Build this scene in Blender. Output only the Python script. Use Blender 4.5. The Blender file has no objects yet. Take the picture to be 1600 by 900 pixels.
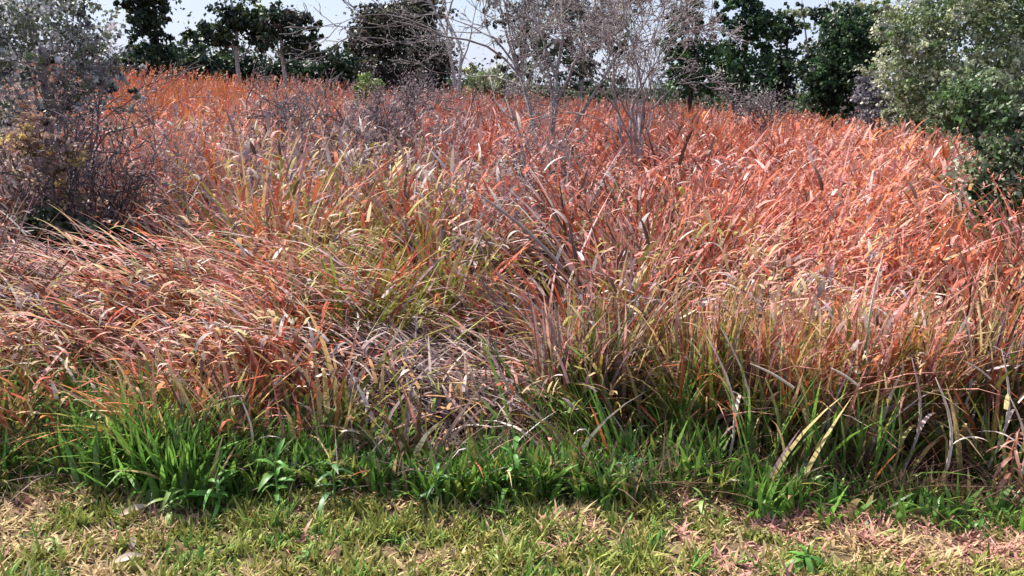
import bpy, math, random
import numpy as np

rng = np.random.default_rng(7)
random.seed(7)
SC = bpy.context.scene
COL = SC.collection
R = math.radians

# ------------------------------------------------------------------ camera
CAM_H = 2.0
F = 1385.0            # focal length in pixels of the 1600 px wide photograph
PITCH = R(13.1)       # downwards
ROLL = R(1.7)         # horizon falls to the right
right0 = np.array([1.0, 0, 0])
fwd = np.array([0, math.cos(PITCH), -math.sin(PITCH)])
up0 = np.array([0, math.sin(PITCH), math.cos(PITCH)])
cr, sr = math.cos(ROLL), math.sin(ROLL)
cright = right0 * cr + up0 * sr
cup = -right0 * sr + up0 * cr
CAMPOS = np.array([0, 0, CAM_H])

from mathutils import Matrix, Vector, Quaternion
cam_d = bpy.data.cameras.new('camera')
cam_d.sensor_fit = 'HORIZONTAL'
cam_d.sensor_width = 36.0
cam_d.lens = 36.0 * F / 1600.0
cam_d.clip_start = 0.05
cam_d.clip_end = 3000
cam = bpy.data.objects.new('camera', cam_d)
COL.objects.link(cam)
m = Matrix(((cright[0], cup[0], -fwd[0], 0), (cright[1], cup[1], -fwd[1], 0),
            (cright[2], cup[2], -fwd[2], CAM_H), (0, 0, 0, 1)))
cam.matrix_world = m
SC.camera = cam

# ------------------------------------------------------------------ sky, sun, exposure
SUN_EL, SUN_AZ = R(50), math.atan2(-0.78, 0.60)      # azimuth from +Y towards +X
W = bpy.data.worlds.new('World'); SC.world = W; W.use_nodes = True
nt = W.node_tree
sky = nt.nodes.new('ShaderNodeTexSky'); sky.sky_type = 'NISHITA'
sky.sun_disc = False
sky.sun_elevation = SUN_EL; sky.sun_rotation = SUN_AZ
sky.air_density = 1.0; sky.dust_density = 0.7; sky.ozone_density = 1.0
# thin bright cloud veil, uneven all round the sky
tc = nt.nodes.new('ShaderNodeTexCoord'); cn = nt.nodes.new('ShaderNodeTexNoise')
cn.inputs['Scale'].default_value = 3.5; cn.inputs['Detail'].default_value = 5
nt.links.new(tc.outputs['Generated'], cn.inputs['Vector'])
cm = nt.nodes.new('ShaderNodeMapRange'); cm.inputs[1].default_value = 0.3; cm.inputs[2].default_value = 0.7
cm.inputs[3].default_value = 0.45; cm.inputs[4].default_value = 0.9
nt.links.new(cn.outputs[0], cm.inputs[0])
mixc = nt.nodes.new('ShaderNodeMix'); mixc.data_type = 'RGBA'
nt.links.new(cm.outputs[0], mixc.inputs[0]); nt.links.new(sky.outputs[0], mixc.inputs[6])
mixc.inputs[7].default_value = (6.2, 7.0, 9.4, 1)
nt.links.new(mixc.outputs[2], nt.nodes['Background'].inputs[0])
nt.nodes['Background'].inputs[1].default_value = 0.066
sd = np.array([math.sin(SUN_AZ) * math.cos(SUN_EL), math.cos(SUN_AZ) * math.cos(SUN_EL), math.sin(SUN_EL)])
sun_d = bpy.data.lights.new('sun', 'SUN'); sun_d.energy = 5.0; sun_d.angle = R(0.53); sun_d.color = (1, 0.94, 0.84)
sun = bpy.data.objects.new('sun', sun_d); COL.objects.link(sun)
sun.rotation_euler = Vector(-sd).to_track_quat('-Z', 'Y').to_euler()
SC.view_settings.view_transform = 'Standard'
SC.view_settings.look = 'None'
SC.view_settings.gamma = 1
SC.view_settings.exposure = 0.92
SC.render.engine = 'CYCLES'
SC.cycles.max_bounces = 6
SC.cycles.diffuse_bounces = 3
SC.cycles.transparent_max_bounces = 4

# ------------------------------------------------------------------ helpers
def hash2(ix, iy, seed):
    h = (ix.astype(np.int64) * 374761393 + iy.astype(np.int64) * 668265263 + seed * 974711) & 0x7fffffff
    h = ((h ^ (h >> 13)) * 1274126177) & 0x7fffffff
    return ((h ^ (h >> 16)) & 0xffff) / 65535.0

def noise(x, y, seed=0):
    x = np.asarray(x, float); y = np.asarray(y, float)
    ix = np.floor(x); iy = np.floor(y); fx = x - ix; fy = y - iy
    fx = fx * fx * (3 - 2 * fx); fy = fy * fy * (3 - 2 * fy)
    a = hash2(ix, iy, seed); b = hash2(ix + 1, iy, seed); c = hash2(ix, iy + 1, seed); d = hash2(ix + 1, iy + 1, seed)
    return (a * (1 - fx) + b * fx) * (1 - fy) + (c * (1 - fx) + d * fx) * fy

def smooth(a, b, x):
    t = np.clip((np.asarray(x, float) - a) / (b - a), 0, 1)
    return t * t * (3 - 2 * t)

def terrain(x, y):
    x = np.asarray(x, float); y = np.asarray(y, float)
    z = -0.035 * np.clip(x, -80, 80) * smooth(8, 45, y)
    z = z + 0.07 * (noise(x * 0.6, y * 0.6, 3) - 0.5) * smooth(4.2, 7, y) + 0.35 * (noise(x * .07, y * .07, 4) - .5) * smooth(15, 40, y)
    z = z + 0.03 * (noise(x * 2.1, y * 2.1, 5) - 0.5)
    return z

def project(x, y, z):
    d = np.stack([np.asarray(x, float), np.asarray(y, float), np.asarray(z, float) - CAM_H], -1)
    cx, cy, cz = d @ cright, d @ cup, d @ fwd
    return 800 + F * cx / cz, 450 - F * cy / cz

def ray(px, py):
    return fwd + cright * (px - 800) / F + cup * (450 - py) / F

def spot(px, dist, py=140.0):
    """ground point at depth dist in the direction of picture column px"""
    r = ray(px, py); x = r[0] / r[1] * dist
    return float(x), float(dist), float(terrain(x, dist))

def on_ground(px, py):
    r = ray(px, py); t = CAM_H / -r[2]
    for _ in range(6):
        p = CAMPOS + r * t
        t += (p[2] - terrain(p[0], p[1])) / -r[2]
    p = CAMPOS + r * t
    return float(p[0]), float(p[1]), float(terrain(p[0], p[1]))

def lin(h):
    """sRGB 0-255 triple to linear"""
    c = np.asarray(h, float) / 255
    return np.where(c <= 0.04045, c / 12.92, ((c + 0.055) / 1.055) ** 2.4)

# ---- materials
def leafy(name, transl=0.35, rough=0.5, spec=0.35, grain=0.25, scale=60.0):
    mt = bpy.data.materials.new(name); mt.use_nodes = True
    n = mt.node_tree; L = n.links; n.nodes.clear()
    out = n.nodes.new('ShaderNodeOutputMaterial')
    at = n.nodes.new('ShaderNodeAttribute'); at.attribute_name = 'col'
    geo = n.nodes.new('ShaderNodeNewGeometry')
    nz = n.nodes.new('ShaderNodeTexNoise'); nz.inputs['Scale'].default_value = scale; nz.inputs['Detail'].default_value = 3
    L.new(geo.outputs['Position'], nz.inputs['Vector'])
    mr = n.nodes.new('ShaderNodeMapRange'); mr.inputs[1].default_value = 0.3; mr.inputs[2].default_value = 0.7
    mr.inputs[3].default_value = 1 - grain; mr.inputs[4].default_value = 1 + grain
    L.new(nz.outputs[0], mr.inputs[0])
    mx = n.nodes.new('ShaderNodeVectorMath'); mx.operation = 'SCALE'
    L.new(at.outputs['Color'], mx.inputs[0]); L.new(mr.outputs[0], mx.inputs['Scale'])
    p = n.nodes.new('ShaderNodeBsdfPrincipled'); p.inputs['Roughness'].default_value = rough
    p.inputs['Specular IOR Level'].default_value = spec
    L.new(mx.outputs[0], p.inputs['Base Color'])
    if transl > 0:
        t = n.nodes.new('ShaderNodeBsdfTranslucent'); L.new(mx.outputs[0], t.inputs[0])
        ms = n.nodes.new('ShaderNodeMixShader'); ms.inputs[0].default_value = transl
        L.new(p.outputs[0], ms.inputs[1]); L.new(t.outputs[0], ms.inputs[2]); L.new(ms.outputs[0], out.inputs[0])
    else:
        L.new(p.outputs[0], out.inputs[0])
    return mt

M_GRASS = leafy('grass_blade', 0.2, 0.6, 0.16)
M_GREEN = leafy('green_blade', 0.38, 0.4, 0.45)
M_STRAW = leafy('dry_stalk', 0.12, 0.75, 0.1)
M_LEAF = leafy('leaf', 0.3, 0.45, 0.4, 0.3, 9.0)
M_BARK = leafy('bark', 0.0, 0.9, 0.1, 0.45, 14.0)

def ground_mat(name, cols, scale):
    mt = bpy.data.materials.new(name); mt.use_nodes = True
    n = mt.node_tree; L = n.links; p = n.nodes['Principled BSDF']
    p.inputs['Roughness'].default_value = 0.95; p.inputs['Specular IOR Level'].default_value = 0.1
    geo = n.nodes.new('ShaderNodeNewGeometry')
    nz = n.nodes.new('ShaderNodeTexNoise'); nz.inputs['Scale'].default_value = scale; nz.inputs['Detail'].default_value = 8
    nz.inputs['Roughness'].default_value = 0.7
    L.new(geo.outputs['Position'], nz.inputs['Vector'])
    cr_ = n.nodes.new('ShaderNodeValToRGB')
    e = cr_.color_ramp.elements
    e[0].position = 0.3; e[0].color = (*cols[0], 1); e[1].position = 0.7; e[1].color = (*cols[2], 1)
    k = e.new(0.5); k.color = (*cols[1], 1)
    L.new(nz.outputs[0], cr_.inputs[0]); L.new(cr_.outputs[0], p.inputs['Base Color'])
    b = n.nodes.new('ShaderNodeBump'); b.inputs['Strength'].default_value = 0.6; b.inputs['Distance'].default_value = 0.03
    L.new(nz.outputs[0], b.inputs['Height']); L.new(b.outputs[0], p.inputs['Normal'])
    return mt

# ---- mesh assembly
class MB:
    def __init__(s): s.v = []; s.f = []; s.c = []; s.n = 0
    def add(s, v, f, c):
        v = np.asarray(v, float).reshape(-1, 3); f = np.asarray(f, np.int64).reshape(-1, 3)
        c = np.asarray(c, float)
        if c.ndim == 1: c = np.tile(c[:3], (len(v), 1))
        s.v.append(v); s.f.append(f + s.n); s.c.append(c[:, :3]); s.n += len(v)
    def mesh(s, name, smooth_=False):
        v = np.concatenate(s.v); f = np.concatenate(s.f); c = np.concatenate(s.c)
        me = bpy.data.meshes.new(name)
        me.vertices.add(len(v)); me.vertices.foreach_set('co', v.astype(np.float32).ravel())
        me.loops.add(len(f) * 3); me.loops.foreach_set('vertex_index', f.astype(np.int32).ravel())
        me.polygons.add(len(f)); me.polygons.foreach_set('loop_start', np.arange(0, len(f) * 3, 3, dtype=np.int32))
        if smooth_: me.polygons.foreach_set('use_smooth', np.ones(len(f), bool))
        me.update(calc_edges=True)
        a = me.attributes.new('col', 'FLOAT_COLOR', 'POINT')
        a.data.foreach_set('color', np.concatenate([np.clip(c, 0, 0.9), np.ones((len(c), 1))], 1).astype(np.float32).ravel())
        return me
    def obj(s, name, mat, parent=None, smooth_=False, **props):
        me = s.mesh(name, smooth_); me.materials.append(mat)
        o = bpy.data.objects.new(name, me); COL.objects.link(o)
        if parent: o.parent = parent
        for k, v in props.items(): o[k] = v
        return o

def thing(name, loc, label, cat, group=None):
    o = bpy.data.objects.new(name, None); o.location = loc; o.empty_display_size = 0.2
    COL.objects.link(o); o['label'] = label; o['category'] = cat
    if group: o['group'] = group
    return o

def blades(mb, root, L, az, t0, k, w, c0, c1, face=None, N=3, wp=1.6, rootw=0.7):
    """many curved tapering blades at once; az lean direction, t0 start tilt, k extra tilt towards the tip"""
    n = len(L); root = np.asarray(root, float)
    if face is None: face = rng.uniform(-0.9, 0.9, n)      # turn of the blade's flat side
    P = [root]
    for i in range(N):
        th = t0 + k * (i + 0.5) / N
        st = L / N
        P.append(P[-1] + np.stack([np.sin(th) * np.sin(az) * st, np.sin(th) * np.cos(az) * st, np.cos(th) * st], -1))
    # flat side turned mostly across the line of lean, mixed with a random turn
    fa = az + math.pi / 2 + face
    side = np.stack([np.sin(fa), np.cos(fa), np.zeros(n)], -1)
    vs, cs = [], []
    for i in range(N + 1):
        s = i / N
        if i < N:
            ww = (w * (rootw + (1 - rootw) * min(1, s * 2.5)) * (1 - s ** wp))[:, None] * 0.5
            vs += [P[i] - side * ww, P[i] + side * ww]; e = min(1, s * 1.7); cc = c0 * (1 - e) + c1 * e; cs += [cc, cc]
        else:
            vs.append(P[i]); cs.append(c1)
    nv = 2 * N + 1
    V = np.stack(vs, 1).reshape(-1, 3); C = np.stack(cs, 1).reshape(-1, 3)
    fl = []
    for i in range(N - 1):
        a = 2 * i; fl += [(a, a + 1, a + 3), (a, a + 3, a + 2)]
    a = 2 * (N - 1); fl.append((a, a + 1, a + 2))
    fl = np.array(fl)
    Fc = (np.arange(n)[:, None, None] * nv + fl[None]).reshape(-1, 3)
    mb.add(V, Fc, C)
    return P

def leaves(mb, pos, size, col, aspect=0.5, updir=None, bias=0.0):
    """little folded diamond leaves at pos"""
    n = len(pos)
    d = rng.normal(size=(n, 3)); d[:, 2] += bias
    d /= np.linalg.norm(d, axis=1)[:, None]
    e = np.cross(d, rng.normal(size=(n, 3))); e /= np.linalg.norm(e, axis=1)[:, None]
    nn = np.cross(d, e)
    s = size[:, None]
    a = pos - d * s * 0.5; b = pos + d * s * 0.5
    l = pos + e * s * aspect * 0.5 + nn * s * 0.12; r = pos - e * s * aspect * 0.5 + nn * s * 0.12
    V = np.stack([a, r, b, l], 1).reshape(-1, 3)
    Fc = (np.arange(n)[:, None, None] * 4 + np.array([(0, 1, 2), (0, 2, 3)])[None]).reshape(-1, 3)
    mb.add(V, Fc, np.repeat(col, 4, 0))

def tube(mb, pts, rad, col, sides=5):
    pts = np.asarray(pts, float); rad = np.asarray(rad, float); n = len(pts)
    t = np.gradient(pts, axis=0); t /= np.linalg.norm(t, axis=1)[:, None] + 1e-9
    ref = np.array([0.31, 0.87, 0.1]) if abs(t[0, 2]) > 0.7 else np.array([0, 0, 1.0])
    u = np.cross(t, ref); u /= np.linalg.norm(u, axis=1)[:, None] + 1e-9
    v = np.cross(t, u)
    a = np.arange(sides) * 2 * math.pi / sides
    V = pts[:, None] + rad[:, None, None] * (u[:, None] * np.cos(a)[None, :, None] + v[:, None] * np.sin(a)[None, :, None])
    fl = []
    for i in range(n - 1):
        for j in range(sides):
            p, q = i * sides + j, i * sides + (j + 1) % sides
            fl += [(p, q, q + sides), (p, q + sides, p + sides)]
    for j in range(1, sides - 1): fl.append(((n - 1) * sides, (n - 1) * sides + j, (n - 1) * sides + j + 1))
    c = np.asarray(col, float)
    mb.add(V.reshape(-1, 3), fl, c * (1 + rng.uniform(-.15, .15)))

# palettes (plant colours, linear); the dark brown also deepens shade
PAL = {
    'R': (0.51, 0.13, 0.072), 'O': (0.62, 0.215, 0.08), 'P': (0.62, 0.30, 0.25), 'S': (0.55, 0.40, 0.20),
    'W': (0.66, 0.55, 0.50), 'V': (0.30, 0.21, 0.215), 'D': (0.13, 0.07, 0.05), 'Y': (0.30, 0.26, 0.06),
    'L': (0.30, 0.34, 0.07), 'G': (0.10, 0.175, 0.035), 'B': (0.16, 0.32, 0.055),
}
KEYS = list(PAL); PARR = np.array([PAL[k] for k in KEYS])
# which plants grow where: rows are picture heights of the grass tops, columns every 200 px
ROWS = [150, 220, 300, 380, 460, 540, 620, 700, 780]
ZONE = [
    'VPSV RROO OORP PVRV RRPV RORV ROOP OOPR POOR'.split(),
    'VSVD VVRP VVPS VVDV RRPV RRPD RRPP ROPP RPGD'.split(),
    'VDPD VVPR RSYV RRSY VVWR PDRP RRPP RPOP RPGD'.split(),
    'DVPD PRDR ROYD YLSL YVRP RYDP PRSP ROPR RRPD'.split(),
    'PSVY PWSP RRPS SYLY PVRV DVYS PVSP RPSP RSDD'.split(),
    'PRYS RPOS RDPS WVVD WVVP YGSR SYPO OSPY DVGS'.split(),
    'YSRG ROYS RYDG RVSD PVSY GYYS YGSS GSWY WRGS'.split(),
    'GYDB YGSY GYSG GGYB GYSG GBGY DGVY GGWY RPGV'.split(),
    'GYYL YGBY GBYL GBYL GBYG GPYL PGSY PVGS PRPS'.split(),
]
ZT = np.full((9, 9, 8), 0)
for i in range(9):
    for j in range(9):
        s = ZONE[i][j]
        ZT[i, j] = [KEYS.index(s[q * len(s) // 8]) for q in range(8)]

def zone_col(px, py, var=0.22, patch=None):
    n = len(px)
    gx = np.clip(np.round(px / 200 + rng.normal(0, .33, n)), 0, 8).astype(int)
    gy = np.interp(py, ROWS, np.arange(9)) + rng.normal(0, .33, n)
    gy = np.clip(np.round(gy), 0, 8).astype(int)
    if patch is None: q = rng.integers(0, 8, n)
    else: q = np.clip(patch * 8 + rng.normal(0, 1.1, n), 0, 7.99).astype(int) % 8   # neighbours tend to be alike
    c = PARR[ZT[gy, gx, q]]
    return c * (1 + rng.uniform(-var, var, (n, 1))) * (1 + rng.uniform(-.08, .08, (n, 3)))

# ------------------------------------------------------------------ ground
def sheet(name, xs, ys, zoff, mat, **props):
    X, Y = np.meshgrid(xs, ys)
    Z = terrain(X, Y) + zoff
    V = np.stack([X, Y, Z], -1).reshape(-1, 3); nx = len(xs)
    i, j = np.meshgrid(np.arange(len(ys) - 1), np.arange(nx - 1), indexing='ij')
    a = (i * nx + j).ravel()
    Fc = np.concatenate([np.stack([a, a + 1, a + nx + 1], -1), np.stack([a, a + nx + 1, a + nx], -1)])
    mb = MB(); mb.add(V, Fc, np.array([.1, .1, .1]))
    return mb.obj(name, mat, None, True, **props)
M_SOIL = ground_mat('soil', [(0.02, 0.013, 0.009), (0.04, 0.026, 0.017), (0.08, 0.052, 0.032)], 9.0)
M_LAWN = ground_mat('lawn_soil', [(0.06, 0.05, 0.022), (0.15, 0.105, 0.06), (0.25, 0.16, 0.11)], 14.0)
gx = np.concatenate([np.linspace(-900, -60, 22), np.linspace(-50, -6, 45), np.linspace(-5.5, 5.5, 56), np.linspace(6, 50, 45), np.linspace(60, 900, 22)])
gy = np.concatenate([np.linspace(-60, 1, 12), np.linspace(1.5, 9, 60), np.linspace(9.5, 80, 80), np.linspace(90, 1500, 24)])
sheet('ground', gx, gy, 0, M_SOIL, kind='structure')
sheet('lawn', np.linspace(-6, 6, 81), np.linspace(0.5, 4.15, 50), 0.006, M_LAWN, kind='structure')

# ------------------------------------------------------------------ the meadow
HOLES = [  # x, y, rx, ry, strength: places where the tall grass is thin or broken down
    (-0.38, 5.25, 0.85, 1.1, 0.985), (-0.05, 4.5, 0.5, 0.45, .95), (-.9, 5.5, .5, .35, .7), (0.70, 4.42, 0.42, 0.42, 0.985), (1.05, 4.3, 0.40, 0.40, 0.97), (-.05, 5.9, .35, .5, .75),
    (0.53, 6.6, 0.30, 1.1, 0.99), (1.2, 6.3, 0.40, 0.5, 0.9), (1.9, 4.25, .7, .2, .7), (2.95, 5.2, 0.45, 0.8, 0.95), (1.5, 4.2, .5, .38, .93), (2.2, 4.2, .7, .38, .93), (2.9, 4.2, .5, .38, .93),
    (-3.35, 7.4, 1.0, 1.6, .95), (-.6, 4.2, .5, .25, .6), (0.33, 5.9, .18, .5, .6), (1.6, 4.3, .3, .2, .6),
]
def holes(x, y):
    k = np.zeros(len(x))
    for hx, hy, rx, ry, s in HOLES:
        d = np.sqrt(((x - hx) / rx) ** 2 + ((y - hy) / ry) ** 2) + (noise(x * 6, y * 6, 9) - .5) * .5
        k = np.maximum(k, s * (1 - smooth(0.75, 1.15, d)))
    return k
def gaps(x, y):
    """0..1, bare pockets between the tussocks"""
    a = noise(x * 1.35, y * .8, 71) ; b = noise(x * 3.3, y * 1.7, 72)
    return smooth(.47, .30, a * .6 + b * .4)
def front_edge(x):
    return 4.02 + 0.28 * (noise(x * 1.3, x * 0 + 2.2, 12) - .5) + 0.2 * (noise(x * 4, x * 0 + 7, 13) - .5)

def patchf(x, y):
    """0..1 in irregular stands a few tussocks wide: one kind of grass grows together"""
    l = np.log(np.maximum(y, 1))
    return (noise(x * 7 / (y + 1), l * 11, 91) * 2.3 + noise(x * 19 / (y + 1), l * 30, 92) * .9) % 1
def lean_field(px, py):
    """sideways lean of the stalks: -1 far over to the left, +1 to the right"""
    g = lambda cx, cy, rx, ry: np.exp(-((px - cx) / rx) ** 2 - ((py - cy) / ry) ** 2)
    return (-1.0 * g(180, 400, 230, 130) - 1.2 * g(120, 490, 200, 60) - .9 * g(820, 380, 90, 130) - .8 * g(960, 560, 90, 120)
            + .5 * g(560, 400, 120, 120) + .6 * g(1060, 460, 80, 60) + .25 * g(1250, 350, 300, 200) - .5 * g(1000, 240, 60, 60))

def tussocks(nt_, d0, d1, power, per, spread):
    u = rng.random(nt_)
    d = (d0 ** power + u * (d1 ** power - d0 ** power)) ** (1 / power)
    x = rng.uniform(-0.68, 0.68, nt_) * (d + 1.0)
    n = rng.poisson(per, nt_) + 1
    idx = np.repeat(np.arange(nt_), n)
    s = spread * (0.6 + .8 * rng.random(nt_))
    X = x[idx] + rng.normal(0, 1, len(idx)) * s[idx]; Y = d[idx] + rng.normal(0, 1, len(idx)) * s[idx]
    return X, Y, idx, nt_

def meadow(mb, nt_, d0, d1, power, per, spread, w0, hbase, N=3, upright=1.0):
    X, Y, idx, nt_ = tussocks(nt_, d0, d1, power, per, spread)
    tz = rng.random(nt_); ta = rng.uniform(0, 2 * math.pi, nt_); tl = rng.random(nt_)
    gp = gaps(X, Y)
    keep = (Y > front_edge(X) + .12) & (rng.random(len(X)) > gp * .7) & (rng.random(len(X)) > holes(X, Y)) & (Y < d1 + 1)
    X, Y, idx = X[keep], Y[keep], idx[keep]
    n = len(X); Z = terrain(X, Y) - 0.01
    big = noise(X * .9, Y * .9, 21); mid = noise(X * 2.3, Y * 2.3, 22)
    H = hbase(X, Y) * (0.62 + .45 * big + .3 * mid) * (1 - .35 * gaps(X, Y)) * (0.55 + .75 * tz[idx]) * rng.uniform(.6, 1.12, n)
    px, py = project(X, Y, Z + H * .85)
    lf = lean_field(px, py)
    az = np.where(rng.random(n) < np.abs(lf) * 1.1, np.where(lf < 0, -math.pi / 2, math.pi / 2) + rng.normal(0, .45, n), ta[idx] + rng.normal(0, .8, n))
    t0 = np.abs(rng.normal(0, .16, n)) + (rng.gamma(1.3, .16, nt_))[idx] + .5 * np.abs(lf) * rng.random(n)
    k = rng.gamma(2.0, .36, n) + .9 * np.abs(lf) * rng.random(n)
    t0 = t0 * upright; k = k * upright
    c1 = zone_col(px, py, .25, (patchf(X, Y) + .25 * tl[idx]) % 1)
    rx_, ry_ = project(X, Y, Z + .1)
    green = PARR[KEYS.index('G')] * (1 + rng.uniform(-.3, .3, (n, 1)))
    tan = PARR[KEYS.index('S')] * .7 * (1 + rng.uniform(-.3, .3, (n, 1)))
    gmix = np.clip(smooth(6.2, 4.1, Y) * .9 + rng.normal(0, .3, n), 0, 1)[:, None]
    c0 = green * gmix + (.3 * c1 + .12 * tan + .58 * PARR[KEYS.index('D')]) * (1 - gmix)  # brown dead sheaths at the root, darkened to deepen the shade between blades
    w = w0(Y) * rng.uniform(.55, 1.5, n)
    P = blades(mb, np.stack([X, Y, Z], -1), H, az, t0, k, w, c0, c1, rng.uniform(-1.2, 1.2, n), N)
    return P, c1, H, Y

def hb(x, y):
    return np.interp(y, [3.9, 4.4, 5.5, 8, 20, 60], [.55, .72, .92, 1.1, 1.12, 1.2])

mb = MB()
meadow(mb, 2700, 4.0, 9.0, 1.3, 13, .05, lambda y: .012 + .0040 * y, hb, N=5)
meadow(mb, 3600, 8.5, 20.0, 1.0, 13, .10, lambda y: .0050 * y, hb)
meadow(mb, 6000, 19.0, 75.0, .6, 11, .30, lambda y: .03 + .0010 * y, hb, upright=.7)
mb.obj('red_meadow_grass', M_GRASS, kind='stuff', label='tall dry red and orange grass covering the whole field')

# fluffy seed heads over the tall grass
mb = MB()
n = 7500
d = 4.05 * (60 / 4.05) ** rng.random(n); x = rng.uniform(-.68, .68, n) * (d + .6)
ok = (rng.random(n) > holes(x, d)) & (d > front_edge(x)) & (rng.random(n) > gaps(x, d)); d, x = d[ok], x[ok]; n = len(d)
z0 = terrain(x, d) + hb(x, d) * rng.uniform(.72, 1.12, n)
px, py = project(x, d, z0); lf = lean_field(px, py)
pc = zone_col(px, py, .2, patchf(x, d)); az = np.where(lf < -.2, -1.57, np.where(lf > .2, 1.57, 0)) + rng.normal(0, 1.2, n)
til = rng.gamma(2, .3, n) + np.abs(lf) * .6
m_ = 9; ii = np.repeat(np.arange(n), m_); s = rng.random(len(ii)); Lp = (.08 + .10 * rng.random(n)) * (1 + d / 40)
ax = np.stack([np.sin(til) * np.sin(az), np.sin(til) * np.cos(az), np.cos(til)], -1)
base = np.stack([x, d, z0], -1)[ii] + ax[ii] * (Lp[ii] * s)[:, None]
blades(mb, base, Lp[ii] * rng.uniform(.25, .5, len(ii)) * (1 - .4 * s), az[ii] + rng.normal(0, 1.0, len(ii)), til[ii] + rng.uniform(-.1, .6, len(ii)),
       np.full(len(ii), .3), (.0022 * d + .003)[ii], pc[ii] * 1.05, np.clip(pc[ii] * .75 + .22 * np.array(PAL['W']), 0, .8), None, 2)
mb.obj('grass_seed_heads', M_GRASS, kind='stuff', label='fluffy pinkish seed heads on the dry grass')

# short curled leaf blades all through the top of the dry grass
mb = MB()
n = 28000
d = 4.05 * (30 / 4.05) ** rng.random(n); x = rng.uniform(-.68, .68, n) * (d + .6)
cl = noise(x * 14 / d, d * 0 + np.log(d) * 26, 61)
ok = (rng.random(n) > holes(x, d) * 1.02) & (d > front_edge(x)) & (rng.random(n) < (.25 + 1.1 * cl) * smooth(30, 14, d)) & (rng.random(n) > gaps(x, d) * .8); d, x, cl = d[ok], x[ok], cl[ok]; n = len(d)
z0 = terrain(x, d) + hb(x, d) * (0.62 + .45 * noise(x * .9, d * .9, 21) + .3 * noise(x * 2.3, d * 2.3, 22)) * np.where((x > .35) & (d < 5.6), rng.uniform(.78, 1.08, n), rng.uniform(.35, 1.02, n))
px, py = project(x, d, z0); lf = lean_field(px, py)
c = zone_col(px, py, .28, patchf(x, d))
pale = (rng.random(n) < .08 * smooth(30, 12, d) + .03)[:, None]
c = np.where((rng.random(n) < .12)[:, None], PARR[KEYS.index('D')] * rng.uniform(.7, 1.5, (n, 1)), c)
c = np.where(pale, PARR[KEYS.index('W')] * rng.uniform(.8, 1.15, (n, 1)), c)
az = np.where(rng.random(n) < np.abs(lf) + .1, np.where(lf < 0, -1.57, 1.57) + rng.normal(0, .5, n), rng.uniform(0, 6.28, n))
blades(mb, np.stack([x, d, z0], -1), d ** .72 * rng.uniform(.022, .07, n), az, rng.uniform(.1, 1.3, n) + .5 * np.abs(lf), rng.gamma(2, .6, n),
       d ** .72 * rng.uniform(.0052, .0108, n), c * .9, c, rng.uniform(-1, 1, n), 4, 2.4)
mb.obj('curled_grass_leaves', M_GRASS, kind='stuff', label='short curled dry leaves and pale tips in the tall grass')

# green undergrowth along the front of the meadow
mb = MB()
nt_ = 2100
cx = rng.uniform(-3.6, 3.6, nt_); cy = front_edge(cx) + rng.gamma(1.7, .2, nt_) - .12
dens = np.where(cx < .6, 1.0, np.where(cx < 1.1, .45, .14)) * (.4 + 1.0 * noise(cx * 2, cy * 2, 31))
dens = dens * np.where(cx < -.9, .85, 1.0) * np.where((cx > -.95) & (cx < .3) & (cy > 4.2), .12, 1.0)
ok = rng.random(nt_) < dens; cx, cy = cx[ok], cy[ok]; nt_ = len(cx)
nn = rng.poisson(8, nt_) + 2; idx = np.repeat(np.arange(nt_), nn)
X = cx[idx] + rng.normal(0, .035, len(idx)); Y = cy[idx] + rng.normal(0, .035, len(idx)); n = len(X)
tall = (.55 + .9 * noise(cx * 1.7, cy * 1.7, 32))[idx]
L_ = tall * rng.uniform(.14, .46, n) * np.where(cx > 1.1, .65, np.where(cx > .5, .9, np.where(cx > -.95, .8, .88)))[idx]
tg = rng.random(nt_)[idx]
base = np.where((tg < .36)[:, None], PARR[KEYS.index('G')], np.where((tg < .82)[:, None], PARR[KEYS.index('B')], np.where((tg < .93)[:, None], PARR[KEYS.index('L')], PARR[KEYS.index('S')])))
c1 = base * (1 + rng.uniform(-.3, .35, (n, 1)))
blades(mb, np.stack([X, Y, terrain(X, Y)], -1), L_, rng.uniform(0, 6.28, n), np.abs(rng.normal(.15, .25, n)), rng.gamma(2, .4, n),
       rng.uniform(.016, .042, n), c1 * .9, c1, rng.uniform(-.8, .8, n), 5, 2.4)
mb.obj('green_undergrowth', M_GREEN, kind='stuff', label='broad green blades and weeds along the front edge of the tall grass')

# dark litter of old broken stalks between the tussocks
mb = MB()
n = 26000
Y = 3.95 * (16 / 3.95) ** rng.random(n); X = rng.uniform(-.68, .68, n) * (Y + .5)
c = np.where(((rng.random(n) < .6) | ((X > .4) & (Y < 4.9)))[:, None], PARR[KEYS.index('D')] * .8, PARR[KEYS.index('V')] * .7) * (1 + rng.uniform(-.3, .4, (n, 1)))  # only dark brown litter at right front, painting in the shade of the gaps
blades(mb, np.stack([X, Y, terrain(X, Y) + rng.uniform(0, .1, n)], -1), rng.uniform(.1, .5, n), rng.uniform(0, 6.28, n), rng.uniform(.6, 1.4, n), rng.uniform(0, .6, n),
       rng.uniform(.005, .012, n), c, c * 1.3, None, 2)
mb.obj('dead_grass_litter', M_STRAW, kind='stuff', label='old broken brown stalks lying between the grass tussocks')

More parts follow.
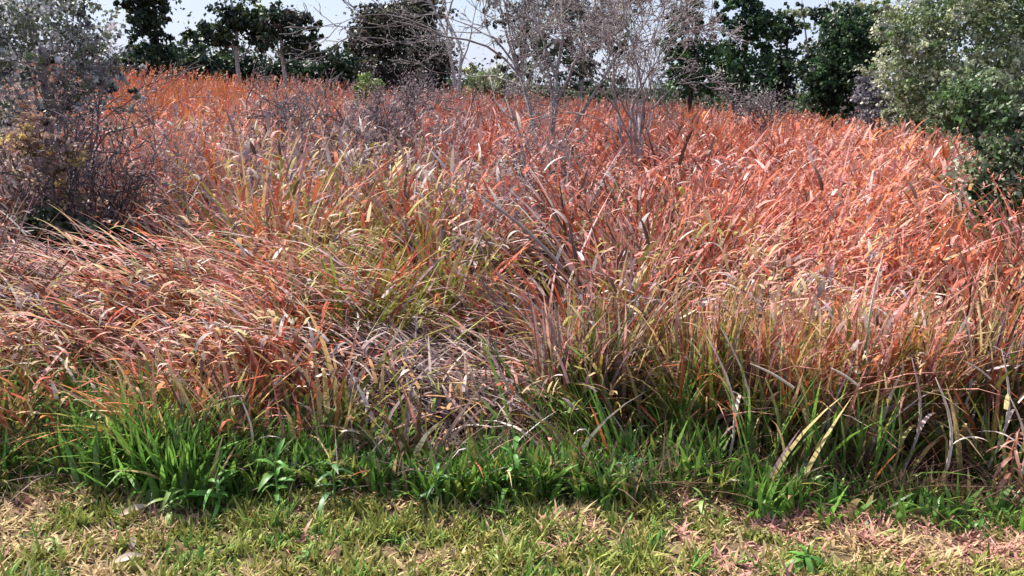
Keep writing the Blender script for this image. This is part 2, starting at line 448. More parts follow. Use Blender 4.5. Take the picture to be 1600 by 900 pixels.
# trampled mat of pale stalks in the middle
mb = MB()
n = 2100
X = rng.normal(-.36, .46, n); Y = 5.35 + rng.normal(0, .55, n)
q = ((X + .36) / .95) ** 2 + ((Y - 5.35) / 1.1) ** 2 + (noise(X * 4, Y * 4, 46) - .5) * 1.2
ok = (q < 1.0) & (noise(X * 5, Y * 4, 47) > .3); X, Y = X[ok], Y[ok]; n = len(X)
Z = terrain(X, Y) + rng.uniform(.08, .46, n) * (0.4 + 1.0 * noise(X * 3.5, Y * 3.5, 44))
sel = rng.random(n)
pal = ['W', 'P', 'V', 'V', 'V', 'D', 'W', 'V']
c = PARR[[KEYS.index(k) for k in pal]][rng.integers(0, 8, n)] * (.88 + rng.uniform(-.3, .15, (n, 1))) * np.array([1.03, 1, .92])
low = (rng.random(n) < smooth(4.9, 4.4, Y) * .4)[:, None]; c = np.where(low, PARR[KEYS.index('R')] * .4 + .6 * PARR[KEYS.index('S')], c)
az = np.where(rng.random(n) < .7, rng.normal(-1.0, .45, n) + (noise(X * 2, Y * 2, 48) - .5) * 3, rng.uniform(0, 6.28, n))
blades(mb, np.stack([X, Y, Z], -1), rng.uniform(.12, .40, n), az, rng.uniform(.6, 1.6, n), rng.uniform(-.3, 1.2, n),
       rng.uniform(.011, .024, n), c * .8, c, rng.uniform(-.8, .8, n), 5, 2.6, 1.0)
mb.obj('trampled_stalks', M_STRAW, kind='stuff', label='flattened tangle of pale dead stalks in the middle of the field edge')

# lodged straw swept over to the left
mb = MB(); n = 1500
Y = rng.uniform(4.7, 6.4, n); X = rng.uniform(-3.6, -.75, n); ok = noise(X * 2, Y * 2.4, 95) + .25 * rng.random(n) > .5; X, Y = X[ok], Y[ok]; n = len(X)
cl = np.array(['P', 'S', 'W', 'P', 'V', 'S', 'R'])[rng.integers(0, 7, n)]
c = PARR[[KEYS.index(k) for k in cl]] * (1 + rng.uniform(-.3, .12, (n, 1)))
Z = terrain(X, Y) + hb(X, Y) * rng.uniform(.35, .88, n)
blades(mb, np.stack([X, Y, Z], -1), rng.uniform(.2, .55, n), -1.57 + rng.normal(0, .4, n), rng.uniform(.7, 1.35, n), rng.uniform(.2, 1.0, n),
       rng.uniform(.009, .02, n), c * .85, c, rng.uniform(-.8, .8, n), 5, 2.4, 1.0)
mb.obj('lodged_straw', M_STRAW, kind='stuff', label='pale flattened straw swept over to the left')

# tall broad green blades right of the flattened patch, with dark gaps between them
mb = MB(); n = 700
X = np.where(np.arange(n) < 330, rng.normal(.66, .24, n), rng.uniform(.5, 3.3, n)); Y = np.maximum(front_edge(X), 4.0) + .12 + rng.gamma(1.5, .2, n)
Y = np.where(np.arange(n) < 330, 4.42 + rng.gamma(2.0, .2, n), Y)
ok = (noise(X * 5.5, Y * 3, 81) > .42); X, Y = X[ok], Y[ok]; n = len(X)
cg = np.array(['G', 'B', 'B', 'G', 'L', 'G', 'B', 'B'])[rng.integers(0, 8, n)]
c = PARR[[KEYS.index(k) for k in cg]] * (1 + rng.uniform(-.4, .3, (n, 1)))
c1 = np.where((rng.random(n) < .16)[:, None], PARR[KEYS.index('O')] * .8, c)
blades(mb, np.stack([X, Y, terrain(X, Y)], -1), rng.uniform(.35, .82, n), np.where(X < .8, rng.normal(-1.4, .5, n), rng.uniform(0, 6.28, n)), rng.uniform(.0, .3, n) + .25 * (X < .8), rng.gamma(2, .2, n),
       rng.uniform(.012, .028, n), c * .9, c1, None, 5, 2.2)
mb.obj('tall_green_blades', M_GREEN, kind='stuff', label='tall broad green blades with dark gaps right of the flattened patch')

# dense overhanging stand behind the dark gaps
mb = MB(); n = 2300
X = np.where(np.arange(n) < 800, rng.uniform(.2, 1.3, n), rng.uniform(1.1, 3.5, n)); Y = 4.78 + rng.gamma(1.6, .16, n) - .1 * smooth(.9, 1.6, X)
ok = noise(X * 4, Y * 2, 83) > .25; X, Y = X[ok], Y[ok]; n = len(X)
px, py = project(X, Y, terrain(X, Y) + .75)
c1 = zone_col(px, py, .3); c0 = np.where((rng.random(n) < .75)[:, None], np.where((rng.random(n) < .5)[:, None], PARR[KEYS.index('B')], PARR[KEYS.index('G')]), PARR[KEYS.index('D')])
blades(mb, np.stack([X, Y, terrain(X, Y)], -1), rng.uniform(.6, 1.05, n), 3.14 + rng.normal(0, .8, n), rng.uniform(.0, .2, n), rng.gamma(2.2, .35, n),
       rng.uniform(.014, .03, n), c0, c1, None, 5, 2.4)
mb.obj('overhanging_grass', M_GREEN, kind='stuff', label='dense tan and olive grass bending over the dark gaps at right')

# short mown grass in front
mb = MB()
nt_ = 3300
cx = rng.uniform(-2.9, 2.9, nt_); cy = rng.uniform(2.9, 4.25, nt_)
nn = rng.poisson(11, nt_) + 2; idx = np.repeat(np.arange(nt_), nn)
X = cx[idx] + rng.normal(0, .022, len(idx)); Y = cy[idx] + rng.normal(0, .022, len(idx)); n = len(X)
dry = smooth(-.2, 1.5, cx) * .38 + (noise(cx * 3.2, cy * 5, 51) - .5) * 1.3 + .42
tg = rng.random(nt_)
pick = np.where(tg < dry, np.where(rng.random(nt_) < .12 + .3 * smooth(0, 1.2, cx), KEYS.index('P'), KEYS.index('S')), np.where(rng.random(nt_) < .62, KEYS.index('L'), np.where(rng.random(nt_) < .6, KEYS.index('Y'), KEYS.index('B'))))
dr = (tg < dry)[idx]
c1 = PARR[pick][idx]; c1 = (c1 * .94 + .06 * c1.mean(1)[:, None]) * (1 + rng.uniform(-.4, .3, (n, 1)))
L_ = np.where(dr, rng.uniform(.04, .11, n), rng.uniform(.035, .105, n)) * (.55 + .8 * noise(X * 3, Y * 3, 52)) * (.6 + .8 * rng.random(nt_))[idx]
blades(mb, np.stack([X, Y, terrain(X, Y) + .004], -1), L_, rng.uniform(0, 6.28, n), np.where(dr, rng.uniform(.5, 1.4, n), rng.uniform(.1, .9, n)), rng.gamma(2, .3, n),
       rng.uniform(.007, .019, n), c1 * .85, c1, None, 3, 2.2)
mb.obj('lawn_grass', M_GRASS, kind='stuff', label='short patchy green and straw coloured grass in the foreground')

# ------------------------------------------------------------------ trees and shrubs
def blob_leaves(mb, blobs, n, size, cols, clump=.22, per=26, bias=0.0, aspect=.55):
    """leaf clumps through the volume of ellipsoids (x,y,z,rx,ry,rz,weight)"""
    B = np.array(blobs, float); wts = B[:, 6] / B[:, 6].sum()
    nc = max(4, n // per)
    bi = rng.choice(len(B), nc, p=wts)
    v = rng.normal(size=(nc, 3)); v /= np.linalg.norm(v, axis=1)[:, None]
    v *= (rng.random(nc) ** .45)[:, None] * (1 + rng.normal(0, .24, nc))[:, None]
    ctr = B[bi, :3] + v * B[bi, 3:6]
    cc = np.asarray(cols)[rng.integers(0, len(cols), nc)] * (1 + rng.uniform(-.4, .5, (nc, 1)))
    k = np.repeat(np.arange(nc), per)
    r = (B[bi, 3:6].mean(1) * clump * rng.uniform(.5, 1.4, nc))[k]
    pos = ctr[k] + rng.normal(0, 1, (len(k), 3)) * r[:, None] * np.array([1, 1, .75])
    leaves(mb, pos, size * rng.uniform(.6, 1.4, len(k)), cc[k] * (1 + rng.uniform(-.25, .3, (len(k), 1))), aspect, bias=bias)

RMIN = [.003]
def grow(mbs, p, d, L, r, depth, col, gravity=0.0, wig=.18, split=(2, 3), shrink=.68, sides=(6, 5, 4, 3, 3, 3, 3), lev=0, tips=None, spread=.6):
    """branch recursion; mbs[lev] takes the tubes of that level"""
    nseg = 4 if lev < 2 else 3
    pts = [p]; d = d / np.linalg.norm(d)
    for i in range(nseg):
        wg = wig * (.45 if lev == 0 else 1)
        d = d + np.array([random.gauss(0, wg), random.gauss(0, wg), random.gauss(0, wg) - gravity])
        d /= np.linalg.norm(d); pts.append(pts[-1] + d * L / nseg)
    r = max(r, RMIN[0]); r1 = max(r * .72, RMIN[0])
    tube(mbs[min(lev, len(mbs) - 1)], pts, np.linspace(r, r1, nseg + 1), col, sides[min(lev, 6)])
    if depth == 0:
        if tips is not None: tips.append(pts[-1]); tips.append(pts[-2])
        return
    for _ in range(random.randint(*split)):
        ax = np.array([random.gauss(0, 1) for _ in range(3)]); ax -= d * (ax @ d); ax /= np.linalg.norm(ax) + 1e-9
        a = random.uniform(.4, 1.15) * spread
        q = pts[random.choice((nseg, nseg, nseg - 1))]
        grow(mbs, q, d * math.cos(a) + ax * math.sin(a), L * shrink * random.uniform(.75, 1.2), r1 * random.uniform(.6, .9), depth - 1, col, gravity, wig, split, shrink, sides, lev + 1, tips, spread)

DARK = [(.025, .05, .022), (.045, .075, .03), (.03, .055, .04), (.07, .095, .045), (.02, .032, .02)]
CONI = [(.045, .10, .035), (.03, .065, .03), (.075, .14, .045), (.018, .045, .024)]
GREYG = [(.26, .30, .15), (.36, .39, .22), (.18, .24, .11), (.46, .48, .34)]
OAK = [(.06, .055, .045), (.09, .08, .07), (.035, .04, .03)]
BARK_PALE, BARK_DARK, BARK_GREY = (.34, .30, .28), (.06, .05, .045), (.30, .27, .26)

def leafy_tree(name, cat, label, px, dist, blobs, n, size, cols, trunk=None, bark=BARK_DARK, group=None, part='foliage', bias=0, clump=.16, mul=None):
    """blobs in picture pixels about the base column: (dx, y_top, y_bottom, half_width, weight)"""
    x, y, z = spot(px, dist)
    o = thing(name, (x, y, z), label, cat, group)
    s = dist / F
    _, ground_py = project(x, y, z)
    bl = []
    for dx, yt, yb, hw, wt in blobs:
        zc = (ground_py - (yt + yb) / 2) * s; rz = (yb - yt) / 2 * s
        bl.append((dx * s, 0, zc, hw * s, hw * s * .9, rz, wt))
    for b in list(bl):                                   # uneven outline: boughs that stick out of the crown
        for _ in range(5):
            u = np.array([random.gauss(0, 1), random.gauss(0, 1), random.gauss(0, .8)]); u /= np.linalg.norm(u); f = random.uniform(.2, .38)
            bl.append((b[0] + u[0] * b[3] * 1.12, b[1] + u[1] * b[4] * 1.1, max(.15 * b[2], b[2] + u[2] * b[5] * 1.12), b[3] * f * 1.5, b[4] * f, b[5] * f * .7, b[6] * .10))
    mb = MB(); blob_leaves(mb, bl, int(n * (mul or (2.4 if dist > 30 else 2.4))), size * 1.25, cols, bias=bias, clump=clump, aspect=.75)
    mb.obj(part, M_LEAF, o, kind='stuff')
    top = max(b[2] for b in bl[:len(blobs)]); wid = max(b[3] for b in bl)
    tr = trunk if trunk is not None else max(.05, .03 * top)
    m0 = MB(); h = top
    pts = [np.array([0, 0, -.1])]
    for i in range(6): pts.append(pts[-1] + np.array([random.gauss(0, .03) * h / 2, random.gauss(0, .03) * h / 2, h / 6]))
    tube(m0, pts, np.linspace(tr, tr * .35, 7), bark, 7)
    m0.obj('trunk', M_BARK, o, True)
    for b in bl[:min(5, len(blobs))]:
        mm = MB(); c = np.array(b[:3]); st = pts[random.choice((2, 3, 4))]
        mid_ = (st + c) / 2 + np.array([0, 0, -.05 * h])
        tube(mm, [st, mid_, c, c + (c - mid_) * .6], [tr * .5, tr * .35, tr * .2, tr * .06], bark, 5)
        mm.obj('limb', M_BARK, o, True)
    return o

T = leafy_tree
G1 = 'trees along the far edge of the field'
T('broadleaf_tree', 'tree', 'tall dark tree with ragged crown, first behind the grey bush on the left', 245, 60, [(0, -30, 40, 34, 3), (-8, 20, 80, 26, 2), (14, 60, 125, 36, 2), (-18, 75, 120, 22, 1)], 2600, .24, DARK, group=G1)
T('broadleaf_tree', 'tree', 'dark flat crowned tree with straight pale trunk left of the crooked one', 375, 55, [(-36, 45, 85, 34, 2), (0, 5, 60, 40, 2), (26, 30, 80, 30, 1.6), (-20, -25, 15, 28, 1)], 2100, .22, DARK + [(.07, .11, .03)], trunk=.16, bark=BARK_PALE, group=G1)
T('broadleaf_tree', 'tree', 'grey leaved tree with crooked pale trunk beside the gap of open sky', 447, 50, [(8, 18, 60, 30, 2), (22, 45, 95, 26, 2), (-16, 30, 75, 20, 1)], 1700, .2, OAK + DARK, trunk=.15, bark=BARK_PALE, group=G1)
T('broadleaf_tree', 'tree', 'broad dark grey brown tree left of the leafless pole', 640, 50, [(-58, 25, 90, 32, 2), (-10, 10, 90, 52, 3), (30, 60, 140, 46, 3), (-30, 85, 150, 50, 2), (15, -5, 45, 30, 1)], 5200, .18, OAK + [(.10, .10, .06), (.13, .12, .09)], group=G1, mul=4.2)
T('conifer', 'tree', 'lit green conifer right of the leafless trees', 1075, 58, [(-8, 10, 60, 22, 1), (4, 50, 120, 40, 2), (0, 95, 160, 44, 2), (-30, 40, 90, 18, .7)], 2600, .2, CONI + [(.07, .14, .04)], group=G1)
T('conifer', 'tree', 'tallest dark conifer in the group of three on the right', 1155, 60, [(0, -30, 30, 24, 1.5), (4, 10, 85, 38, 2.4), (-6, 70, 165, 50, 3), (34, 20, 60, 18, .6)], 3400, .22, CONI, group=G1)
T('conifer', 'tree', 'narrow dark conifer in shade right of the tallest one', 1216, 63, [(-4, 35, 80, 22, 1.2), (6, 65, 165, 26, 2), (-14, 90, 165, 24, 1)], 2000, .22, DARK + CONI[:1], group=G1)
T('broadleaf_tree', 'tree', 'thin flat topped tree with sky showing through, left of the dense cypress', 1275, 70, [(-30, 22, 48, 34, 1), (4, 18, 44, 30, 1), (-14, 70, 120, 20, .7), (-6, 100, 170, 26, 1)], 1100, .22, DARK + GREYG[:2], group=G1, bark=BARK_PALE)
T('cypress_tree', 'tree', 'dense dark rounded cypress reaching down to the red grass', 1312, 48, [(2, 28, 110, 38, 2.5), (0, 60, 160, 48, 4), (-20, 90, 178, 34, 2), (22, 80, 170, 32, 2)], 6500, .15, CONI + DARK[:2], group=G1, clump=.13, mul=3.8)
T('broadleaf_tree', 'tree', 'grey green tree top showing above the dense cypress', 1345, 72, [(-20, 15, 60, 34, 1), (20, 18, 80, 36, 1), (30, 60, 120, 30, 1)], 1500, .24, GREYG[:3] + DARK, group=G1)
for i, (px_, yt, yb, hw, lb) in enumerate([
        (225, 85, 150, 45, 'dark bush at the foot of the ragged tree, leftmost of the far hedge'),
        (300, 72, 150, 52, 'black green bush filling the gap before the straight pale trunk'),
        (385, 78, 150, 52, 'dark bush right behind the straight pale trunk'),
        (470, 88, 152, 48, 'dark bush behind the crooked pale trunk'),
        (535, 78, 152, 42, 'dark bush right of the open sky gap beside the broad brown tree')]):
    T('hedge_bush', 'bush', lb, px_, 66, [(0, yt, yb, hw, 2), (-hw * .5, yt + 18, yb + 6, hw * .7, 1), (hw * .5, yt + 14, yb + 6, hw * .7, 1)], 2000, .26, DARK, trunk=.1, group='dark bushes of the far hedge')
T('bush', 'bush', 'low grey green bush under the bright sky gap between pole and leafless tree', 765, 60, [(-10, 105, 160, 36, 1), (22, 112, 160, 30, 1)], 1300, .2, GREYG + [(.2, .2, .1)], trunk=.06)
T('sapling', 'tree', 'small yellow green sapling in front of the broad dark tree', 577, 36, [(0, 108, 175, 17, 2), (-12, 125, 185, 12, 1)], 650, .1, [(.16, .26, .05), (.22, .32, .08)], trunk=.03)
T('bush', 'bush', 'bluish grey leafless looking bush beside the dense cypress', 1382, 38, [(0, 105, 195, 40, 2), (-22, 130, 200, 30, 1), (25, 125, 200, 26, 1)], 3000, .1, [(.24, .22, .25), (.16, .15, .18), (.3, .27, .29)], trunk=.05, part='twig_haze')
T('bush', 'bush', 'small dark green bush at the foot of the big grey green shrub', 1455, 31, [(-8, 150, 205, 32, 1), (22, 145, 205, 26, 1)], 1500, .11, DARK + CONI[:2], trunk=.04)
T('broadleaf_tree', 'tree', 'grey dark tree behind the large forked dead tree', 905, 52, [(-60, 40, 130, 34, 1.5), (-20, -30, 90, 50, 3), (40, -10, 100, 52, 2.4), (0, 60, 160, 60, 2)], 2300, .17, OAK + GREYG[2:3] + [(.14, .14, .11), (.05, .08, .035)], bark=BARK_PALE, group=G1, clump=.13, mul=3.4)
T('broadleaf_tree', 'tree', 'thin leaved grey tree just right of the bright sky gap', 812, 56, [(0, -30, 60, 40, 1.6), (-6, 40, 150, 26, 1.2), (-40, -40, 30, 40, 1)], 1100, .16, OAK + [(.16, .15, .14)], bark=BARK_PALE, group=G1, clump=.13)
T('large_shrub', 'shrub', 'huge grey green shrub rising out of the frame at top right', 1520, 27, [(-90, -20, 120, 60, 2.4), (0, -90, 100, 90, 4), (-50, 40, 215, 82, 3.4), (-105, 60, 200, 40, 1.2), (60, 20, 220, 90, 4), (100, -60, 120, 80, 3)], 17000, .085, GREYG + [(.12, .2, .07), (.46, .47, .38)], trunk=.14, bark=BARK_GREY, clump=.13)
T('shrub', 'shrub', 'greener shrub in front of the huge grey green one', 1530, 22, [(-10, 105, 215, 46, 2), (30, 130, 225, 40, 1), (-36, 140, 225, 26, 1)], 3600, .085, [(.12, .22, .07), (.22, .28, .14), (.32, .36, .24), (.09, .14, .07)], trunk=.05)
T('shrub', 'shrub', 'olive green shrub cut off by the right edge of the picture', 1600, 9.5, [(-6, 185, 330, 52, 2), (24, 120, 380, 60, 3), (-22, 260, 410, 38, 1.3)], 4200, .045, [(.06, .11, .04), (.12, .17, .08), (.28, .32, .22), (.2, .24, .15), (.03, .05, .03)], trunk=.035)
T('grey_bush', 'bush', 'large grey leaved bush with bare stems at the left edge', 62, 9.0, [(-10, -70, 110, 105, 3), (60, -40, 110, 70, 2.2), (-60, 20, 210, 60, 2), (95, 60, 170, 50, 1.3), (20, 90, 215, 80, 1.0)], 9500, .036, [(.28, .30, .28), (.38, .39, .38), (.17, .20, .13), (.6, .58, .6), (.14, .18, .09), (.07, .075, .075)], trunk=.045, bark=(.36, .33, .32), clump=.13, mul=1.35)
T('yellowing_bush', 'bush', 'low bush with yellow and brown leaves under the grey bush on the left', 75, 7.6, [(0, 190, 300, 44, 2), (-40, 160, 260, 34, 1), (30, 250, 360, 40, .8)], 1700, .03, [(.6, .44, .16), (.38, .22, .15), (.5, .36, .25), (.26, .18, .17), (.3, .2, .19), (.12, .09, .06)], trunk=.02, bark=(.16, .12, .11), clump=.16, mul=1.6)

T('bush_shade', 'bush', 'near black leaves added for the shade at the foot of the large grey bush on the left', 120, 7.3, [(-50, 310, 425, 42, 2), (20, 320, 425, 48, 2), (62, 345, 425, 30, 1)], 1500, .05, [(.03, .04, .022), (.05, .065, .03), (.02, .022, .018), (.12, .13, .08)], trunk=.02)  # near-black foliage added to paint the shaded interior of the grey bush

def bare_tree(name, cat, label, px, dist, stems, depth, col, flecks=0, fcol=None, fsize=.05, spread=.6, gravity=0., fspread=.12, group=None):
    """stems: (lean dx px, height px, radius m)"""
    x, y, z = spot(px, dist); s = dist / F
    o = thing(name, (x, y, z), label, cat, group)
    tips = []; tw = MB(); RMIN[0] = .00042 * dist
    for dx, hp, r in stems:
        tm, bm_ = MB(), MB()
        Ltot = math.hypot(dx, hp) * s
        grow([tm, bm_, tw, tw], np.array([random.gauss(0, .03), random.gauss(0, .03), -.05]), np.array([dx * s, random.gauss(0, .15) * hp * s, hp * s]),
             Ltot * .42, r, depth, col, gravity, tips=tips, spread=spread)
        tm.obj('trunk', M_BARK, o, True); bm_.obj('branch', M_BARK, o, True)
    tw.obj('twig_tangle', M_BARK, o, kind='stuff')
    if flecks:
        tp = np.array(tips); k = rng.integers(0, len(tp), flecks)
        fm = MB(); cc = np.array(fcol)[rng.integers(0, len(fcol), flecks)] * (1 + rng.uniform(-.25, .25, (flecks, 1)))
        leaves(fm, tp[k] + rng.normal(0, fspread, (flecks, 3)), fsize * rng.uniform(.5, 1.4, flecks), cc, .35)
        fm.obj('lichen', M_LEAF, o, kind='stuff')
    return o

LICH = [(.30, .29, .27), (.22, .21, .20), (.36, .35, .33), (.16, .17, .12)]
DG = (.23, .21, .205)
bare_tree('dead_tree', 'tree', 'large leafless grey tree with forked limbs in the middle of the skyline', 848, 18, [(-40, 380, .05), (70, 400, .06), (10, 410, .045), (150, 390, .045), (-90, 330, .03), (110, 330, .035)], 6, DG, 9000, LICH, .042, .52, fspread=.11)
bare_tree('dead_tree', 'tree', 'smaller leafless tree with pinkish grey twigs right of the forked one', 1003, 15, [(-30, 360, .036), (25, 350, .036), (-70, 320, .028), (5, 370, .032), (-50, 270, .025), (40, 250, .025)], 6, (.27, .235, .235), 9000, [(.34, .30, .295), (.24, .21, .21), (.40, .37, .365)], .035, .52, fspread=.06)
bare_tree('dead_tree', 'tree', 'thin bare pole of a tree just right of the broad dark tree', 716, 45, [(-8, 240, .11), (-3, 300, .10)], 4, (.36, .33, .33), 400, LICH, .09, .38, .0, .2)
GB = 'leafless shrubs standing in the red grass'
for px_, d_, h_, lb in [(430, 17, 170, 'leafless purple grey shrub in the grass below the crooked pale trunk'),
                        (505, 15, 175, 'leafless grey shrub in the grass below the sky gap'),
                        (590, 16, 170, 'leafless dark twigged shrub in the grass below the yellow green sapling'),
                        (640, 24, 130, 'faint leafless shrub in the grass below the broad dark tree'),
                        (860, 11, 205, 'leafless shrub in the grass below the fork of the large dead tree'),
                        (160, 9.0, 230, 'leafless thicket of grey twigs right of the large grey bush'),
                        (120, 7.6, 230, 'low dark thicket under the large grey bush'),
                        (105, 8.6, 420, 'tall thin grey stems rising through the large grey bush'),
                        (35, 8.2, 300, 'leafless grey stems rising inside the yellowing bush at the left edge'),
                        (1185, 34, 90, 'leafless pale shrub at the foot of the tallest conifer')]:
    dk = .4 if px_ == 120 else 1.25  # thicket under the grey bush coloured darker to paint in the shade there
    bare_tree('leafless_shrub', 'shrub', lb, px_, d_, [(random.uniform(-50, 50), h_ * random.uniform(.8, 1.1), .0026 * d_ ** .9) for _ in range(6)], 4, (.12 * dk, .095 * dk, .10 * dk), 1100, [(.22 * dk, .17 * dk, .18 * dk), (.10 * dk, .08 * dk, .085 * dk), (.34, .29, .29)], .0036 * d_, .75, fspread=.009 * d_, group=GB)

# far wood closing the view
mb = MB()
n = 60; xs = np.linspace(-75, 75, n)
bl = [(x_, 100 + random.uniform(-5, 5), float(terrain(x_, 100)) + 1.2, 3.5, 3.0, random.uniform(1.5, 3.0) * (0.75 if -9 < x_ < 1 else 1.35), 1) for x_ in xs]
blob_leaves(mb, bl, 26000, .42, DARK + [(.07, .08, .06)])
mb.obj('far_wood', M_LEAF, kind='stuff', label='dark wood far behind the field')

# ------------------------------------------------------------------ single plants that stand out
def leaf_mesh(name, L, w, droop, col, col2, N=5, fold=.25):
    """one broad leaf lying along +X from the origin, midrib fold and droop"""
    mb = MB(); V = []; C = []
    for i in range(N + 1):
        s = i / N; th = .5 - droop * s
        xx = L * s * math.cos(th * .6); zz = L * s * math.sin(th) * .9
        ww = w * .5 * (math.sin(math.pi * min(1, s * .93 + .07)) ** .8)
        for q in (-1, 0, 1):
            V.append((xx, q * ww, zz + abs(q) * ww * fold)); C.append(np.array(col) * (1 - s) + np.array(col2) * s)
    fl = []
    for i in range(N):
        a = i * 3
        for q in (0, 1): fl += [(a + q, a + q + 1, a + q + 4), (a + q, a + q + 4, a + q + 3)]
    mb.add(V, fl, np.array(C)); me = mb.mesh(name, True); me.materials.append(M_LEAF)
    return me
LV = {
    'bright': [leaf_mesh('leaf', .16, .042, d_, (.10, .26, .045), (.15, .36, .07)) for d_ in (.6, 1.1, 1.6)],
    'light': [leaf_mesh('leaf', .14, .034, d_, (.22, .34, .08), (.30, .40, .12)) for d_ in (.6, 1.1, 1.6)],
    'deep': [leaf_mesh('leaf', .20, .036, d_, (.05, .15, .05), (.09, .22, .07)) for d_ in (.5, .9, 1.4)],
    'dead': [leaf_mesh('leaf', .22, .03, d_, (.42, .19, .14), (.52, .27, .2)) for d_ in (1.0, 1.7, 2.3)],
}
def weed(px, py, h, nleaf, kind, label, scale=1.0, name='leafy_weed', cat='weed', tilt=.5):
    x, y, z = on_ground(px, py)
    o = thing(name, (x, y, z), label, cat, 'single leafy weeds along the grass edge' if kind != 'dead' else None)
    mb = MB(); pts = [(0, 0, -.02), (.01, .004, h * .4), (.0, .012, h * .75), (.012, .0, h)]
    tube(mb, pts, [.006, .005, .004, .002], (.12, .2, .06) if kind != 'dead' else (.35, .17, .12), 5)
    mb.obj('stem', M_BARK, o, True)
    for i in range(nleaf):
        c = bpy.data.objects.new('leaf', random.choice(LV[kind])); COL.objects.link(c); c.parent = o
        f = (i + .5) / nleaf
        c.location = (0.006, 0.004, h * (.12 + .88 * f))
        c.rotation_euler = (random.uniform(-.4, .4), random.uniform(-.9, .1) * tilt * 2 * f + .1, i * 2.4 + random.uniform(-.4, .4))
        k = scale * random.uniform(.5, 1.2) * (1.1 - .35 * f); c.scale = (k, k * random.uniform(.6, 1.1), k)
    return o
weed(1283, 775, .13, 16, 'bright', 'round bright green weed before the dark gap under the tall stalks', .62)
weed(1255, 893, .08, 20, 'bright', 'spreading bright green weed at the bottom edge right of centre', .75)
weed(1530, 828, .09, 11, 'bright', 'small green weed on bare ground below the reddish dead plant', .6)
weed(1395, 850, .07, 11, 'light', 'pale green weed between the round weed and the reddish dead plant', .6)
weed(1095, 808, .10, 10, 'light', 'pale green weed below the arching straw leaf', .7)
weed(975, 775, .20, 12, 'deep', 'deep green weed with long sideways leaves right of centre', .85)
weed(800, 790, .30, 12, 'bright', 'tall green weed below the flattened stalks, in the centre of the edge', .8)
weed(680, 800, .20, 12, 'deep', 'deep green weed left of the tall one in the centre', .8)
weed(340, 805, .20, 12, 'bright', 'bright green broad leaved weed at the left part of the grass edge', .85)
weed(265, 815, .16, 12, 'light', 'light green broad leaved weed left of the bright one', .8)
weed(430, 795, .26, 12, 'bright', 'taller green weed right of the two broad leaved ones at left', .8)
weed(150, 720, .34, 14, 'bright', 'green weed standing in tan grass near the left edge', .8)
weed(520, 790, .22, 11, 'deep', 'dark green weed beside a dark gap left of centre', .8)
weed(1330, 690, .34, 12, 'bright', 'green weed growing up between the tall stalks at right', .7)
weed(1585, 700, .5, 14, 'light', 'yellow green weed at the right edge above the reddish dead plant', .8)
weed(1570, 790, .42, 22, 'dead', 'reddish dead plant with drooping leaves at the right edge', .9, 'dead_plant', 'plant', .2)
weed(85, 870, .06, 10, 'light', 'low pale green weed at the bottom left corner', .6)
weed(480, 880, .06, 12, 'bright', 'low bright green weed in the lawn left of centre', .6)
weed(770, 885, .06, 12, 'light', 'low yellowish green weed at the bottom centre', .6)

def stalk(p0, p1, depth, w, label, name='dry_stalk', cat='stalk', bend=.12, col=(.66, .56, .49), leafs=1, on=True):
    """a dry stalk from picture point p0 (foot) to p1 (tip), standing at the given depth"""
    r0, r1 = ray(*p0), ray(*p1)
    a = CAMPOS + r0 * depth / r0[1]; b = CAMPOS + r1 * (depth - .06) / r1[1]
    if on: a[2] = terrain(a[0], a[1]) - .02
    o = thing(name, tuple(a), label, cat, 'single pale dry stalks that stand out')
    v = b - a; L = np.linalg.norm(v); perp = np.array([v[2], 0, -v[0]]) / (L + 1e-6)
    pts = [v * s + perp * L * bend * math.sin(math.pi * s) for s in np.linspace(0, 1, 8)]
    mb = MB(); tube(mb, pts, w * .5 * np.array([1, 1, .95, .9, .85, .75, .55, .2]), col, 5); mb.obj('stem', M_STRAW, o, True)
    for i in range(leafs):
        mb = MB(); n = 1; q = pts[3 + 2 * i]
        blades(mb, np.array([q]), np.array([.18 + .1 * random.random()]), np.array([random.uniform(-1.9, 1.9)]), np.array([.5]), np.array([1.6]), np.array([w * 1.5]), np.array([col]) * .9, np.array([col]), np.array([.2]), 6, 2.2)
        mb.obj('leaf', M_STRAW, o)
    return o
S = stalk
S((1135, 700), (1104, 525), 4.35, .016, 'white blade standing up left of the tall stalks, lower of the close pair')
S((1160, 690), (1126, 512), 4.45, .015, 'cream blade just right of the white blade, the higher of the close pair')
S((1410, 640), (1380, 395), 4.7, .018, 'tall pale stalk with curled tip above the right group of stalks', bend=-.1)
S((1468, 735), (1462, 590), 4.2, .019, 'thick white upright stalk in the dark gap at right')
S((1548, 640), (1565, 545), 4.4, .017, 'pale stalk leaning right near the yellow green weed')
S((1480, 640), (1505, 478), 4.7, .018, 'pale stalk leaning right below the dark hole at the right edge')
S((1590, 740), (1578, 620), 4.2, .016, 'thin pale stalk behind the reddish dead plant')
S((1400, 730), (1425, 560), 4.3, .018, 'grey pink stalk in the middle of the right group of stalks', col=(.45, .35, .33))
S((1385, 720), (1392, 600), 4.25, .017, 'olive stalk left of the grey pink one', col=(.3, .28, .12))
S((1200, 700), (1196, 590), 4.3, .018, 'olive green stalk at the left end of the dark gap', col=(.26, .28, .1))
S((1245, 700), (1236, 560), 4.35, .018, 'tan stalk right of the olive green one', col=(.5, .4, .2))
S((365, 705), (376, 622), 4.2, .016, 'pale curled blade standing among orange grass at left', bend=.16)
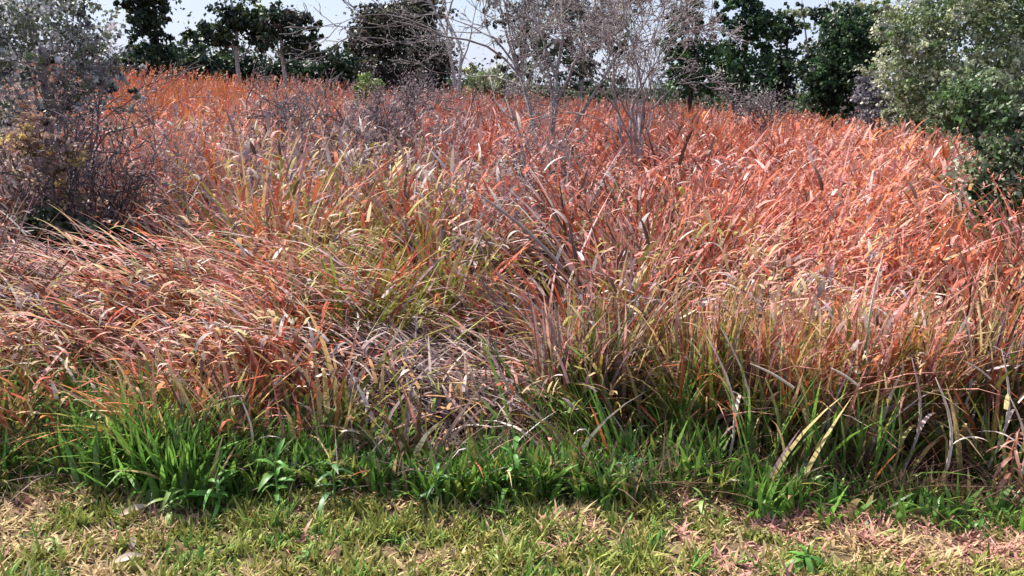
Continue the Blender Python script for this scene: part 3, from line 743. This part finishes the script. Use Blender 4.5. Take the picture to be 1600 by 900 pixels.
S((900, 570), (945, 528), 4.8, .010, 'thin tan stick slanting across the top of the dark hollow', on=False, leafs=0)
S((1340, 602), (1298, 575), 4.2, .014, 'short white straw caught across the right group of stalks', on=False, leafs=0, bend=.03)
S((1240, 606), (1172, 568), 4.25, .015, 'long cream straw lying across the tan stalk', on=False, leafs=0, bend=.03)
S((1548, 592), (1508, 565), 4.25, .012, 'thin white straw caught below the dark hole at right', on=False, leafs=0, bend=.03)
S((975, 725), (958, 650), 4.5, .013, 'pale green white blade standing in the dark hollow', col=(.5, .55, .35))
S((880, 420), (742, 300), 6.2, .028, 'long grey fallen branch slanting through the grass in the centre', 'fallen_branch', 'branch', .04, (.34, .28, .27), 0, False)
S((908, 480), (888, 350), 6.4, .05, 'dark broken stem beside the narrow dark hole', 'broken_stem', 'branch', .05, (.14, .1, .09), 0)

def arch(px, py, label, h, span, w, col):
    x, y, z = on_ground(px, py); o = thing('bent_leaf', (x, y, z), label, 'dry leaf')
    mb = MB()
    blades(mb, np.array([[0, 0, 0.]]), np.array([h + span]), np.array([1.3]), np.array([.12]), np.array([2.9]), np.array([w]), np.array([col]), np.array([col]) * .9, np.array([.35]), 9, 3.5)
    mb.obj('blade', M_STRAW, o)
arch(1108, 785, 'pale straw leaf bent over in an arch before the dark gap', .22, .14, .026, (.62, .5, .34))
def flat_leaf(px, py, L, w, rot, label, col):
    x, y, z = on_ground(px, py)
    me = leaf_mesh('dry_leaf', L, w, .5, col, np.array(col) * .9)
    o = bpy.data.objects.new('dry_leaf', me); COL.objects.link(o); o.location = (x, y, z + .03); o.rotation_euler = (.5, -.1, rot)
    o['label'] = label; o['category'] = 'dry leaf'
flat_leaf(188, 815, .13, .035, .7, 'pale dry leaf lying at the edge of the lawn on the left', (.55, .42, .32))
flat_leaf(180, 888, .11, .035, .4, 'whitish dry leaf lying on the lawn at bottom left', (.6, .5, .42))
flat_leaf(205, 868, .09, .03, 1.9, 'small whitish dry leaf just above the one at bottom left', (.58, .47, .38))
